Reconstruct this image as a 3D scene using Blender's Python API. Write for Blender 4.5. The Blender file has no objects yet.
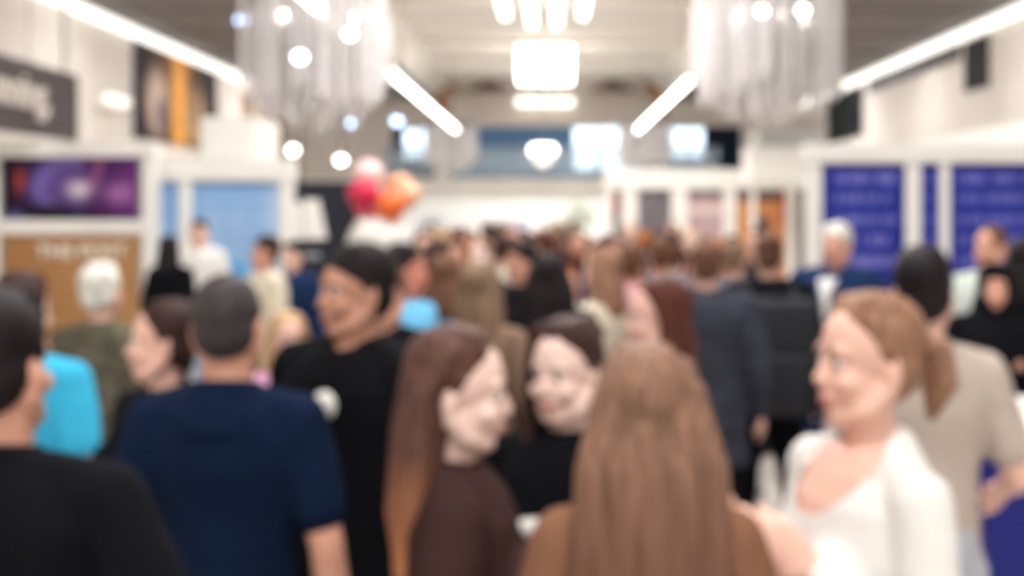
import bpy, bmesh, math, random
from mathutils import Vector, Matrix, noise
R = math.radians
random.seed(7)
SC = bpy.context.scene
COL = SC.collection

# ---------------------------------------------------------------- camera
FPX, VPX, HY, CH = 1200.0, 551.0, 212.0, 1.88        # focal length in px, horizon/vanishing point, eye height
cam_d = bpy.data.cameras.new('camera'); cam = bpy.data.objects.new('camera', cam_d); COL.objects.link(cam)
cam.location = (0, 0, CH); cam.rotation_euler = (R(90), 0, 0)
cam_d.sensor_width = 36; cam_d.lens = FPX * 36 / 1024
cam_d.shift_x = -(VPX - 512) / 1024; cam_d.shift_y = -(288 - HY) / 1024
cam_d.clip_start = .05; cam_d.clip_end = 200
cam_d.dof.use_dof = True; cam_d.dof.focus_distance = 0.20; cam_d.dof.aperture_fstop = 16.0
SC.camera = cam
# ---------------------------------------------------------------- world, added area lights, exposure
w = bpy.data.worlds.new('world'); SC.world = w; w.use_nodes = True
w.node_tree.nodes['Background'].inputs[0].default_value = (1.0, .98, .97, 1)
w.node_tree.nodes['Background'].inputs[1].default_value = .42  # ambient fill, let in where the hall is left open behind the camera
SC.view_settings.view_transform = 'Standard'; SC.view_settings.look = 'None'
SC.view_settings.gamma = 1; SC.view_settings.use_curve_mapping = False
SC.view_settings.exposure = 0.50
SC.cycles.use_denoising = True
SC.cycles.max_bounces = 6; SC.cycles.sample_clamp_indirect = 6
def area(x, y, z, sx, sy, power, col=(1, .975, .955)):
    d = bpy.data.lights.new('added_area_light', 'AREA'); d.shape = 'RECTANGLE'; d.size = sx; d.size_y = sy
    d.energy = power; d.color = col
    o = bpy.data.objects.new('added_area_light', d); o.location = (x, y, z); COL.objects.link(o); return o
for yy in (-5, 0, 5, 10, 15, 20):
    area(0, yy, 6.02, 3.6, 1.2, 200)  # added fill lights below the vault, no fixtures modelled
for yy in (2, 8, 14, 20, 26, 32):
    for sx in (-1, 1): area(sx * 6.2, yy, 5.5, 1.0, .5, 42 if yy < 18 else 75 if yy < 30 else 150)  # added side lights to brighten the walls, no fixtures modelled
area(-.15, 31, 6.03, 1.2, 1.2, 330)
area(0, 42.3, 2.58, 5, 1.5, 70)

# ---------------------------------------------------------------- helpers
MATS = {}
def mat(name, col, rough=.6, metal=0, var=.08, scale=8, emit=None, es=0, alpha=None, spec=.4, bump=0):
    if name in MATS: return MATS[name]
    m = bpy.data.materials.new(name); m.use_nodes = True; nt = m.node_tree
    b = nt.nodes['Principled BSDF']
    b.inputs['Roughness'].default_value = rough; b.inputs['Metallic'].default_value = metal
    b.inputs['Specular IOR Level'].default_value = .06 if 'cloth_' in name else spec
    if alpha is not None: b.inputs['Alpha'].default_value = alpha
    tc = nt.nodes.new('ShaderNodeTexCoord'); n = nt.nodes.new('ShaderNodeTexNoise'); n.inputs['Scale'].default_value = scale
    nt.links.new(tc.outputs['Object'], n.inputs['Vector'])
    r = nt.nodes.new('ShaderNodeValToRGB')
    r.color_ramp.elements[0].position = .3; r.color_ramp.elements[1].position = .7
    r.color_ramp.elements[0].color = tuple(c * (1 - var) for c in col) + (1,)
    r.color_ramp.elements[1].color = tuple(min(1, c * (1 + var)) for c in col) + (1,)
    nt.links.new(n.outputs['Fac'], r.inputs['Fac']); nt.links.new(r.outputs['Color'], b.inputs['Base Color'])
    if bump:
        bn = nt.nodes.new('ShaderNodeBump'); bn.inputs['Strength'].default_value = bump; bn.inputs['Distance'].default_value = .01
        nt.links.new(n.outputs['Fac'], bn.inputs['Height']); nt.links.new(bn.outputs['Normal'], b.inputs['Normal'])
    if emit:
        b.inputs['Emission Color'].default_value = emit + (1,); b.inputs['Emission Strength'].default_value = es
    MATS[name] = m; return m
def srgb(r, g, b):
    f = lambda c: (c / 255 / 12.92) if c <= 10 else ((c / 255 + .055) / 1.055) ** 2.4
    return (f(r), f(g), f(b))
def smat(name, r, g, b, **k): return mat(name, srgb(r, g, b), **k)
def hairmat(name, r, g, b):
    if name in MATS: return MATS[name]
    m = smat(name, r, g, b, rough=.6, var=.0, spec=.18)
    nt = m.node_tree; ramp = [n for n in nt.nodes if n.type == 'VALTORGB'][0]; nz = [n for n in nt.nodes if n.type == 'TEX_NOISE'][0]
    mp = nt.nodes.new('ShaderNodeMapping'); mp.inputs['Scale'].default_value = (12, 12, .7)
    tc = [n for n in nt.nodes if n.type == 'TEX_COORD'][0]
    nt.links.new(tc.outputs['Object'], mp.inputs['Vector']); nt.links.new(mp.outputs['Vector'], nz.inputs['Vector'])
    c = srgb(r, g, b)
    ramp.color_ramp.elements[0].color = tuple(x * .55 for x in c) + (1,); ramp.color_ramp.elements[1].color = tuple(min(1, x * 1.4) for x in c) + (1,)
    return m
def two_tone(name, base, ends, z0, z1):
    m = hairmat(name, *base); nt = m.node_tree; b = nt.nodes['Principled BSDF']; ramp = [n for n in nt.nodes if n.type == 'VALTORGB'][0]
    tc = [n for n in nt.nodes if n.type == 'TEX_COORD'][0]; sp = nt.nodes.new('ShaderNodeSeparateXYZ'); nt.links.new(tc.outputs['Object'], sp.inputs[0])
    mr = nt.nodes.new('ShaderNodeMapRange'); mr.inputs[1].default_value = z0; mr.inputs[2].default_value = z1; nt.links.new(sp.outputs[2], mr.inputs[0])
    mx = nt.nodes.new('ShaderNodeMix'); mx.data_type = 'RGBA'; nt.links.new(mr.outputs[0], mx.inputs[0]); mx.inputs[6].default_value = srgb(*ends) + (1,)
    nt.links.new(ramp.outputs[0], mx.inputs[7]); nt.links.new(mx.outputs[2], b.inputs['Base Color']); return m
def tag(o, label=None, cat=None, group=None, kind=None):
    if label: o['label'] = label
    if cat: o['category'] = cat
    if group: o['group'] = group
    if kind: o['kind'] = kind
    return o
def link(name, me, parent=None, m=None, smooth=False):
    o = bpy.data.objects.new(name, me); COL.objects.link(o)
    if parent: o.parent = parent
    if m:
        me.materials.clear()
        for x in (m if isinstance(m, (list, tuple)) else [m]): me.materials.append(x)
    if smooth:
        for p in me.polygons: p.use_smooth = True
    return o
def obj(name, bm, m, parent=None, smooth=False, loc=None):
    bmesh.ops.recalc_face_normals(bm, faces=bm.faces[:])
    me = bpy.data.meshes.new(name); bm.to_mesh(me); bm.free()
    o = link(name, me, parent, m, smooth)
    if loc: o.location = loc
    return o
def empty(name, loc, rz=0):
    o = bpy.data.objects.new(name, None); COL.objects.link(o); o.location = loc; o.rotation_euler = (0, 0, rz); return o
def NB(): return bmesh.new()
def box(bm, x0, x1, y0, y1, z0, z1, mi=0, bev=0):
    v = [bm.verts.new(p) for p in ((x0,y0,z0),(x1,y0,z0),(x1,y1,z0),(x0,y1,z0),(x0,y0,z1),(x1,y0,z1),(x1,y1,z1),(x0,y1,z1))]
    fs = []
    for q in ((0,3,2,1),(4,5,6,7),(0,1,5,4),(1,2,6,5),(2,3,7,6),(3,0,4,7)):
        f = bm.faces.new([v[i] for i in q]); f.material_index = mi; fs.append(f)
    if bev:
        es = list({e for f in fs for e in f.edges}); bmesh.ops.bevel(bm, geom=es, offset=bev, segments=3, profile=.6, affect='EDGES')
    return bm
def ell(bm, c, r, rot=None, sub=3, M=None):
    m = Matrix.Translation(c)
    if rot is not None: m = m @ rot.to_4x4()
    m = m @ Matrix.Diagonal((r[0], r[1], r[2], 1))
    if M is not None: m = M @ m
    bmesh.ops.create_icosphere(bm, subdivisions=sub, radius=1, matrix=m)
def rings(bm, data, seg=20, M=None):
    """closed loft: data = list of (centre, axis_x vec, axis_y vec)"""
    rs = []
    for c, a, b in data:
        r = []
        for i in range(seg):
            t = 2 * math.pi * i / seg
            p = Vector(c) + Vector(a) * math.cos(t) + Vector(b) * math.sin(t)
            r.append(bm.verts.new(M @ p if M is not None else p))
        rs.append(r)
    for r0, r1 in zip(rs, rs[1:]):
        for i in range(seg):
            j = (i + 1) % seg; bm.faces.new((r0[i], r0[j], r1[j], r1[i]))
    bm.faces.new(rs[0][::-1]); bm.faces.new(rs[-1])
def tube(bm, pts, rad, flat=1.0, seg=12, M=None, side=None, caps=True):
    """tapered tube through pts, radii rad, with rounded ends; flat scales the second axis"""
    pts = [Vector(p) for p in pts]; data = []
    n = len(pts)
    def frame(i):
        d = (pts[min(i + 1, n - 1)] - pts[max(i - 1, 0)]).normalized()
        s = Vector(side) if side else (Vector((1, 0, 0)) if abs(d.x) < .8 else Vector((0, 1, 0)))
        a = (s - d * s.dot(d)).normalized(); b = d.cross(a).normalized(); return d, a, b
    if caps:
        d, a, b = frame(0)
        for k in (.98, .75, .4): data.append((pts[0] - d * rad[0] * k * (flat if flat < 1 else 1), a * rad[0] * math.sqrt(1 - k*k), b * rad[0] * flat * math.sqrt(1 - k*k)))
    for i in range(n):
        d, a, b = frame(i); data.append((pts[i], a * rad[i], b * rad[i] * flat))
    if caps:
        d, a, b = frame(n - 1)
        for k in (.4, .75, .98): data.append((pts[-1] + d * rad[-1] * k * (flat if flat < 1 else 1), a * rad[-1] * math.sqrt(1 - k*k), b * rad[-1] * flat * math.sqrt(1 - k*k)))
    rings(bm, data, seg, M)
CL = bpy.data.textures.new('cloth_folds', 'CLOUDS'); CL.noise_scale = .16; CL.noise_depth = 2
def remesh(bm, vox, smooth=4, fold=0):
    me = bpy.data.meshes.new('tmp'); bmesh.ops.recalc_face_normals(bm, faces=bm.faces[:]); bm.to_mesh(me); bm.free()
    o = bpy.data.objects.new('tmp', me); COL.objects.link(o)
    r = o.modifiers.new('r', 'REMESH'); r.mode = 'VOXEL'; r.voxel_size = vox
    s = o.modifiers.new('s', 'SMOOTH'); s.factor = .5; s.iterations = smooth
    if fold:
        d = o.modifiers.new('d', 'DISPLACE'); d.texture = CL; d.strength = fold; d.mid_level = .5
    dg = bpy.context.evaluated_depsgraph_get()
    out = bpy.data.meshes.new_from_object(o.evaluated_get(dg))
    bpy.data.objects.remove(o); bpy.data.meshes.remove(me)
    for p in out.polygons: p.use_smooth = True
    return out

# ---------------------------------------------------------------- colours
SKINS = {'fair': smat('skin_fair', 228, 182, 164, rough=.5, var=.05), 'pale': smat('skin_pale', 234, 202, 190, rough=.5, var=.04),
         'warm': smat('skin_warm', 216, 160, 136, rough=.5, var=.05), 'tan': smat('skin_tan', 196, 144, 120, rough=.5, var=.05),
         'ruddy': smat('skin_ruddy', 214, 138, 116, rough=.5, var=.05)}
HAIRS = {'black': (28, 22, 24), 'dark brown': (58, 38, 34), 'brown': (104, 72, 56), 'chestnut': (84, 44, 36), 'light brown': (142, 106, 84),
         'ginger': (160, 98, 56), 'blond': (190, 156, 116), 'grey': (108, 100, 98), 'dark grey': (62, 57, 57), 'white': (226, 220, 210), 'ash brown': (128, 104, 84)}
HM = {k: hairmat('hair_' + k.replace(' ', '_'), *v) for k, v in HAIRS.items()}
HM['dyed brown'] = two_tone('hair_dyed_brown', (88, 60, 52), (186, 122, 78), 1.22, 1.46); HM['honey brown'] = two_tone('hair_brown_lit_crown', (132, 100, 82), (98, 64, 50), 1.2, 1.55)  # honey brown: highlight on the crown is painted into the hair colour
M_EYE = mat('eye_white', (.8, .78, .76), rough=.2); M_IRIS = smat('iris', 60, 42, 34, rough=.1); M_LIP = smat('lips', 196, 118, 108, rough=.45)
M_JEANS = smat('denim_dark', 38, 44, 62, rough=.9); M_BLACKC = smat('cloth_black', 15, 16, 21, rough=.85, var=.15); M_SHOE = smat('shoe_leather', 30, 28, 30, rough=.5)
M_SOLE = smat('shoe_sole', 210, 208, 202, rough=.8); M_WHITE = smat('white_laminate', 240, 238, 232, rough=.5, var=.02)

# ---------------------------------------------------------------- people
ARMS = {'down': ((.245, .035, 1.13), (.262, -.02, .88)), 'bent': ((.235, .045, 1.14), (.15, -.23, 1.10)),
        'up': ((.225, -.05, 1.15), (.10, -.25, 1.31)), 'hip': ((.33, .06, 1.17), (.20, -.06, 1.00)), 'out': ((.25, -.02, 1.15), (.24, -.27, 1.06)),
        'crossed': ((.235, -.01, 1.15), (-.03, -.20, 1.14)), 'chin': ((.20, -.12, 1.18), (.06, -.21, 1.42)), 'open': ((.27, .02, 1.15), (.33, -.18, 1.02))}
def hand(bm, wr, d, nrm, sgn, fine):
    d = d.normalized(); a = d.cross(nrm).normalized() * sgn; n = a.cross(d).normalized() * sgn      # a points to the thumb side
    tube(bm, [wr - d * .01, wr + d * .03, wr + d * .075, wr + d * .092], [.024, .034, .040, .036], flat=.42, side=a, seg=14)
    for off, ln, c in ((.030, .072, .35), (.010, .082, .42), (-.010, .077, .5), (-.029, .060, .6)):
        p0 = wr + d * (.088 - abs(off) * .25) + a * off; dr = d.copy(); pts = [p0 - d * .02, p0]
        for k, f in enumerate((.45, .32, .23)):
            dr = (dr * math.cos(c * (.5 + .3 * k)) + n * math.sin(c * (.5 + .3 * k))).normalized(); pts.append(pts[-1] + dr * ln * f)
        tube(bm, pts, [.0088, .0088, .0082, .0075, .0065], seg=8)
    p0 = wr + d * .022 + a * .022; q = (d * .62 + a * .6 + n * .45).normalized()
    p1 = p0 + q * .042; q2 = (d * .85 + a * .2 + n * .45).normalized()
    tube(bm, [p0, p1, p1 + q2 * .03, p1 + q2 * .05], [.015, .0115, .010, .008], seg=8)
def profile(sex, b=1.0):
    if sex == 'm':
        P = [(.84,.150,.105,.0),(.92,.165,.118,.0),(1.0,.158,.112,-.003),(1.10,.152,.106,-.004),(1.20,.162,.112,-.004),(1.30,.178,.12,0),(1.37,.182,.11,.004),(1.425,.150,.088,.008),(1.46,.095,.07,.012)]
    else:
        P = [(.84,.155,.108,.0),(.92,.168,.118,.005),(1.0,.150,.106,.0),(1.10,.130,.092,-.002),(1.20,.142,.102,-.006),(1.29,.155,.112,-.008),(1.37,.156,.098,.002),(1.42,.128,.078,.008),(1.455,.08,.06,.012)]
    return [(z, rx * b, ry * b, yo) for z, rx, ry, yo in P]
def torso(bm, prof, g=0, zmin=0, zmax=9, tilt=0):
    pts = [p for p in prof if zmin <= p[0] <= zmax]
    rings(bm, [((0, yo, z), (rx + g, 0, 0), (0, ry + g, tilt * (ry + g) * max(0, (z - 1.36) / .1))) for z, rx, ry, yo in pts], 28)
def person(label, X, Y, h=1.72, yaw=0, sex='m', skin='fair', hair='brown', style='short', top='tee', topc=None, legs=None, arms=('down', 'down'),
           head=(0, 0, 0), build=1.0, vox=.010, far=False, extra=None, group=None, hair_len=.30, stance=0.02, tilt=0, tuck=0, scoop=None, shoes=None):
    hy, hp, hr = head
    S = h / (1.736 if sex == 'm' else 1.729)
    T4 = Matrix.Scale(S, 4)
    skinm = SKINS[skin]; hm = HM[hair]
    prof = profile(sex, build)
    sw = (.178 if sex == 'm' else .155) * build
    hs = .94 if sex == 'm' else .915
    HEADM = Matrix.Translation((0, .004, 1.488)) @ Matrix.Rotation(R(hy), 4, 'Z') @ Matrix.Rotation(R(hp), 4, 'X') @ Matrix.Rotation(R(hr), 4, 'Y') @ Matrix.Scale(hs, 4)
    kw = 1.0 if sex == 'm' else .86
    bm = NB()
    torso(bm, prof)
    tube(bm, [(0, .02, 1.40), (0, .015, 1.47), (0, .005, 1.55)], [.066 if sex == 'm' else .054, .058 if sex == 'm' else .047, .056 if sex == 'm' else .046], seg=18)
    for s in (-1, 1): tube(bm, [(s * .03, .02, 1.432), (s * sw * .62, .015, 1.415), (s * sw, .005, 1.393)], [.044 * kw, .042 * kw, .050 * kw])     # trapezius to deltoid
    if sex == 'f':
        for s in (-1, 1): ell(bm, (s * .07 * build, -.085 * build, 1.255), (.062, .055, .062))
    H = HEADM
    ell(bm, (0, .012, .158), (.076, .097, .092), M=H)
    ell(bm, (0, -.024, .092), (.059, .066, .076), M=H)
    ell(bm, (0, -.052, .030), (.030, .030, .024), M=H)                                # chin
    for s in (-1, 1):
        tube(bm, [(s * .062, .010, .08), (s * .050, -.025, .040), (s * .016, -.062, .026)], [.022, .020, .016], M=H, seg=8)     # jaw
        ell(bm, (s * .041, -.066, .093), (.020, .018, .020), M=H)                      # cheekbone
        ell(bm, (s * .079, .014, .112), (.008, .019, .031), M=H)                       # ear
        ell(bm, (s * .030, -.076, .153), (.024, .012, .008), M=H)                      # brow ridge
    tube(bm, [(0, -.078, .140), (0, -.090, .114), (0, -.0985, .099)], [.009, .0115, .0125], M=H, seg=8)
    for s in (-1, 1): ell(bm, (s * .010, -.088, .093), (.008, .009, .007), M=H)
    ell(bm, (0, -.084, .066), (.022, .010, .008), M=H); ell(bm, (0, -.082, .056), (.019, .010, .008), M=H)
    # legs
    for s in (-1, 1):
        ft = s * (.09 + stance)
        tube(bm, [(s * .085, 0, .90), (s * .092, -.004, .68), (s * (.09 + stance * .5), .0, .48), (s * (.09 + stance * .8), .012, .32), (ft, .018, .10)],
             [.088 * build, .078 * build, .056, .050, .038], seg=16)
        tube(bm, [(ft, .03, .045), (ft, -.06, .04), (ft, -.15, .028)], [.036, .036, .03], flat=.75, seg=12)
    jo = []
    for s, an in ((1, arms[0]), (-1, arms[1])):
        e, wv = (Vector(q) for q in (ARMS[an] if isinstance(an, str) else an))
        dx = sw - .178
        e = Vector((s * (e.x + dx), e.y, e.z)); wv = Vector((s * (wv.x + dx), wv.y, wv.z)); sh = Vector((s * sw, .005, 1.395))
        jo.append((s, sh, e, wv))
        k = 1.0 if sex == 'm' else .86
        tube(bm, [sh, sh.lerp(e, .45), e], [.052 * k, .047 * k, .038 * k], seg=14)
        tube(bm, [e, e.lerp(wv, .35), wv], [.038 * k, .039 * k, .025 * k], seg=14)
        d = (wv - e).normalized()
        nrm = Vector((-s, 0, 0)) if abs(d.x) < .6 else Vector((0, 0, -1)) if d.z > -.6 else Vector((0, 1, 0))
        hand(bm, wv, d, nrm, 1 if s > 0 else -1, True)
    bm.transform(T4)
    root = link('person', remesh(bm, vox, 3), None, skinm)
    root.location = (X, Y, 0); root.rotation_euler = (0, 0, R(yaw))
    tag(root, label, 'person', group)
    # eyes, brows, lips
    for s in (-1, 1):
        b2 = NB(); ell(b2, (s * .031, -.074, .131), (.0125, .010, .0080), sub=2, M=H); b2.transform(T4)
        ey = obj('eye', b2, M_EYE, root, True)
        b2 = NB(); ell(b2, (s * .031, -.0828, .131), (.0056, .0030, .0058), sub=2, M=H); b2.transform(T4); obj('iris', b2, M_IRIS, ey, True)
        b2 = NB(); tube(b2, [(s * .016, -.0865, .152), (s * .032, -.0875, .156), (s * .048, -.078, .152)], [.002, .0028, .0016], M=H, seg=8); b2.transform(T4)
        obj('eyebrow', b2, HM['dark brown'] if hair != 'white' else hm, root, True)
    b2 = NB(); tube(b2, [(-.022, -.085, .061), (-.007, -.0915, .0635), (.007, -.0915, .0635), (.022, -.085, .061)], [.002, .0042, .0042, .002], M=H, seg=8)
    tube(b2, [(-.018, -.0855, .058), (0, -.0905, .0555), (.018, -.0855, .058)], [.002, .0052, .002], M=H, seg=8); b2.transform(T4)
    obj('lips', b2, M_LIP, root, True)
    # hair
    bm = NB(); rnd = random.Random(int(X * 1000) + int(Y * 77))
    if style == 'buzz':
        ell(bm, (0, .018, .163), (.080, .099, .091), M=H); ell(bm, (0, .040, .118), (.074, .070, .070), M=H)
    elif style != 'hijab':
        ell(bm, (0, .031 if sex == 'f' else .026, .177 if sex == 'f' else .180), (.083, .100 if sex == 'f' else .104, .089), M=H); ell(bm, (0, .048, .122), (.078, .068, .078), M=H)
        for i in range(14):                                            # swept locks on the crown
            a = rnd.uniform(-1.2, 1.2); tube(bm, [(math.sin(a) * .03, .03, .256), (math.sin(a) * .058, -.022 + rnd.uniform(-.01, .01), .248), (math.sin(a) * .074, -.060 + .03 * abs(math.sin(a)), .214)], [.010, .009, .005], M=H, seg=6)
        for s in (-1, 1): tube(bm, [(s * .078, .0, .16), (s * .078, .012, .125)], [.012, .007], M=H, seg=6)
    L = hair_len
    HN = Matrix.Translation((0, .006, 1.488)) @ Matrix.Rotation(R(hy * .6), 4, 'Z') @ Matrix.Scale(hs, 4)
    if style in ('long', 'bob'):
        if style == 'bob': L = .11
        data = []
        for t in (0, .25, .5, .75, 1):
            z = .17 - t * (.17 + L); wd = .084 + .020 * math.sin(t * 2.6) + (.012 if L > .2 else 0) * t + (.075 * t if L > .4 else 0)
            data.append(((0, .045 + .040 * t, z), (wd, 0, 0), (0, .062 - .018 * t, 0)))
        rings(bm, data, 24, HN)
        for s in (-1, 1):
            tube(bm, [(s * .066, -.02 + tuck * .3, .215), (s * .086, tuck, .13), (s * .092, .01 + tuck, .02), (s * (.10), .02 + tuck, -.35 * L), (s * .095, .035 + tuck, -L)], [.02, .026, .032, .034, .016], M=HN, seg=10)
        for i in range(30):
            t = rnd.uniform(-1, 1); x = t * (.098 if L < .4 else .13); y = .09 * math.sqrt(max(0.05, 1 - t * t)) + .02
            e = rnd.uniform(.8, 1.08)
            tube(bm, [(x * .7, y * .9, .19), (x, y + .012, .05), (x * 1.08 + rnd.uniform(-.012, .012), y + .022, -L * .5), (x * 1.0 + rnd.uniform(-.02, .02), y + .012, -L * e)],
                 [.010, .013, .012, .004], M=HN, seg=6)
    if style == 'ponytail':
        ell(bm, (0, .118, .165), (.03, .026, .03), M=H)
        for i in range(12):
            a = i * 2.4; r = .014 + .008 * (i % 3); o = Vector((math.cos(a) * r, math.sin(a) * r * .6, 0))
            tube(bm, [Vector((0, .12, .168)) + o * .3, Vector((0, .158, .155)) + o, Vector((0, .168, .15 - (.15 + L) * .5)) + o * 1.2, Vector((0, .150, -L)) + o * .4], [.013, .015, .015, .004], M=H, seg=7)
    if style == 'bun':
        ell(bm, (0, .105, .215), (.045, .042, .042), M=H)
        for i in range(6): tube(bm, [(math.cos(i) * .02, .10 + math.sin(i) * .02, .19), (math.cos(i) * .046, .108, .215 + math.sin(i) * .03)], [.014, .014], M=H, seg=6)
    if style == 'hijab':
        rings(bm, [((0, .02, .268), (.03, 0, 0), (0, .035, 0)), ((0, .02, .25), (.065, 0, 0), (0, .075, 0)), ((0, .02, .20), (.09, 0, 0), (0, .105, 0)), ((0, .032, .13), (.094, 0, 0), (0, .090, 0)),
                   ((0, .03, .06), (.092, 0, 0), (0, .084, 0)), ((0, .01, .005), (.092, 0, 0), (0, .094, 0)), ((0, .0, -.06), (.14, 0, 0), (0, .12, 0)), ((0, 0, -.16), (.20, 0, 0), (0, .15, 0)), ((0, 0, -.28), (.21, 0, 0), (0, .155, 0))], 24, H)
        tube(bm, [(-.085, -.03, .13), (-.05, -.075, .03), (0, -.092, .0), (.05, -.075, .03), (.085, -.03, .13), (.06, -.06, .21), (0, -.085, .228), (-.06, -.06, .21), (-.085, -.03, .13)], [.02] * 9, M=H, seg=8)
    bm.transform(T4)
    link('headscarf' if style == 'hijab' else 'hair', remesh(bm, max(vox * .8, .006), 6), root, M_BLACKC if style == 'hijab' else hm)
    # clothing
    tc = topc or M_BLACKC; g = {'tee': .014, 'long': .016, 'jacket': .030, 'coat': .034, 'tank': .012}[top] if scoop is None else .009
    bm = NB(); zb = .86 if top != 'coat' else .80
    z1 = 1.44 if scoop is not None else 1.465
    torso(bm, [(zb,) + tuple(prof[1][1:])] + [p for p in prof if p[0] > .91], g, 0, z1, tilt)
    if top != 'tank':
        q = (1 if sex == 'm' else .87) * max(1, build)
        ell(bm, (0, .008, 1.395), (.135 * q, .108 * q + g, .060))
        rings(bm, [((0, .006, 1.38), (.155 * q, 0, 0), (0, .106 * q + g, 0)), ((0, .012, 1.42), (.135 * q, 0, 0), (0, .096 * q + g, .006)), ((0, .016, 1.450), (.102 * q, 0, 0), (0, .084 * q + g * .5, .010)), ((0, .018, 1.478), (.080 * q, 0, 0), (0, .074 * q, .012))], 28)
    if top == 'coat':
        rings(bm, [((0, 0, z), (.185 * build + (.86 - z) * .10, 0, 0), (0, .135 + (.86 - z) * .10, 0)) for z in (.62, .70, .80, .88)], 28)
    if top != 'tank':
        for s in (-1, 1): tube(bm, [(s * .035, .02, 1.432), (s * sw * .62, .013, 1.417), (s * sw, .005, 1.394)], [.046 * kw + g * .8, .045 * kw + g, .051 * kw + g])
    if sex == 'f' and top not in ('coat', 'jacket'):
        for s in (-1, 1): ell(bm, (s * .07 * build, -.088 * build, 1.255), (.062 + g, .055 + g, .062 + g))
    for s, sh, e, wv in jo:
        k = 1.0 if sex == 'm' else .88
        if top == 'tank': tube(bm, [(s * .085, -.08, 1.36), (s * .095, 0, 1.46), (s * .085, .09, 1.37)], [.016] * 3, seg=8); continue
        if top == 'tee':
            tube(bm, [sh, sh.lerp(e, .4), sh.lerp(e, .70)], [.052 * k + g, .052 * k + g, .049 * k + g], seg=16)
        else:
            tube(bm, [sh, sh.lerp(e, .5), e], [.052 * k + g, .048 * k + g, .042 * k + g], seg=16)
            tube(bm, [e, e.lerp(wv, .4), e.lerp(wv, .93)], [.042 * k + g, .041 * k + g * .9, .031 * k + g * .6], seg=16)
    bm.transform(T4)
    nm = {'tee': 't_shirt', 'long': 'jumper', 'jacket': 'jacket', 'coat': 'coat', 'tank': 'vest_top'}[top]
    cme = remesh(bm, max(vox, .008), 4, .012 if top != 'tank' else .006)
    if scoop is not None:                                             # low neckline: open the cloth in front of the throat
        b2 = NB(); b2.from_mesh(cme); c0, rr = Vector((0, -.085, 1.475)) * S, Vector((.105, .115, scoop)) * S
        bmesh.ops.delete(b2, geom=[v for v in b2.verts if sum(((v.co[i] - c0[i]) / rr[i]) ** 2 for i in range(3)) < 1], context='VERTS'); 
        for _ in range(8):
            nb = {v: [e.other_vert(v).co.copy() for e in v.link_edges if e.is_boundary] for v in b2.verts if v.is_boundary}
            for v, q in nb.items():
                if len(q) == 2: v.co = (v.co + q[0] + q[1]) / 3
        b2.to_mesh(cme); b2.free()
    sh_o = link(nm, cme, root, tc)
    if top in ('jacket', 'coat'):
        b2 = NB(); rings(b2, [((0, .018, 1.415), (.098, 0, 0), (0, .084, .016)), ((0, .018, 1.45), (.090, 0, 0), (0, .078, .016)), ((0, .022, 1.478), (.080, 0, 0), (0, .072, .014))], 24); b2.transform(T4)
        link('collar', remesh(b2, .009, 2), sh_o, tc)
    if top in ('tee', 'long') and scoop is None:
        b2 = NB(); pts = [(math.cos(a) * .069 * (1 if sex == 'm' else .87), .018 + math.sin(a) * .064 * (1 if sex == 'm' else .87), 1.477 + .012 * math.sin(a)) for a in [i * math.pi / 8 for i in range(17)]]
        tube(b2, pts, [.009] * 17, seg=8, side=(0, 0, 1)); b2.transform(T4); obj('neckband', b2, tc, sh_o, True)
    lm = legs or M_JEANS
    bm = NB()
    rings(bm, [((0, 0, z), (rx + .008, 0, 0), (0, ry + .008, 0)) for z, rx, ry in ((.80, .14, .10), (.86, .168 * build, .12), (.93, .170 * build, .122), (1.0, .158 * build, .114))], 28)
    for s in (-1, 1):
        ft = s * (.09 + stance)
        tube(bm, [(s * .088, 0, .88), (s * .094, -.004, .68), (s * (.09 + stance * .5), .0, .48), (s * (.09 + stance * .8), .012, .30), (ft, .015, .12)], [.094 * build, .087 * build, .070, .064, .058], seg=18)
    bm.transform(T4)
    link('trousers', remesh(bm, max(vox, .009), 3, .012), root, lm)
    for s in (-1, 1):
        ft = s * (.09 + stance)
        b2 = NB(); rings(b2, [((ft, .068, .045), (.012, 0, 0), (0, 0, .02)), ((ft, .06, .05), (.036, 0, 0), (0, 0, .040)), ((ft, .02, .058), (.042, 0, 0), (0, 0, .050)), ((ft, -.05, .046), (.043, 0, 0), (0, 0, .038)),
                         ((ft, -.12, .036), (.046, 0, 0), (0, 0, .028)), ((ft, -.175, .032), (.034, 0, 0), (0, 0, .022)), ((ft, -.19, .028), (.012, 0, 0), (0, 0, .01))], 16); b2.transform(T4)
        so = obj('shoe', b2, shoes or M_SHOE, root, True)
        b2 = NB(); tube(b2, [(ft, .062, .011), (ft, -.02, .011), (ft, -.10, .011), (ft, -.178, .011)], [.030, .036, .044, .032], flat=.24, seg=16, side=(1, 0, 0)); b2.transform(T4)
        obj('sole', b2, M_SOLE, so, True)
    root['h'] = S * 1.75
    return root
def part_on(root, name, bm, m, parent=None, S=None):
    bm.transform(Matrix.Scale(root['h'] / 1.75, 4)); return obj(name, bm, m, parent or root, True)
def disc(bm, c, r, n=(0, -1, 0), t=.006):
    m = Matrix.Translation(c) @ Vector(n).to_track_quat('Z', 'Y').to_matrix().to_4x4()
    bmesh.ops.create_cone(bm, cap_ends=True, segments=24, radius1=r, radius2=r, depth=t, matrix=m)

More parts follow.
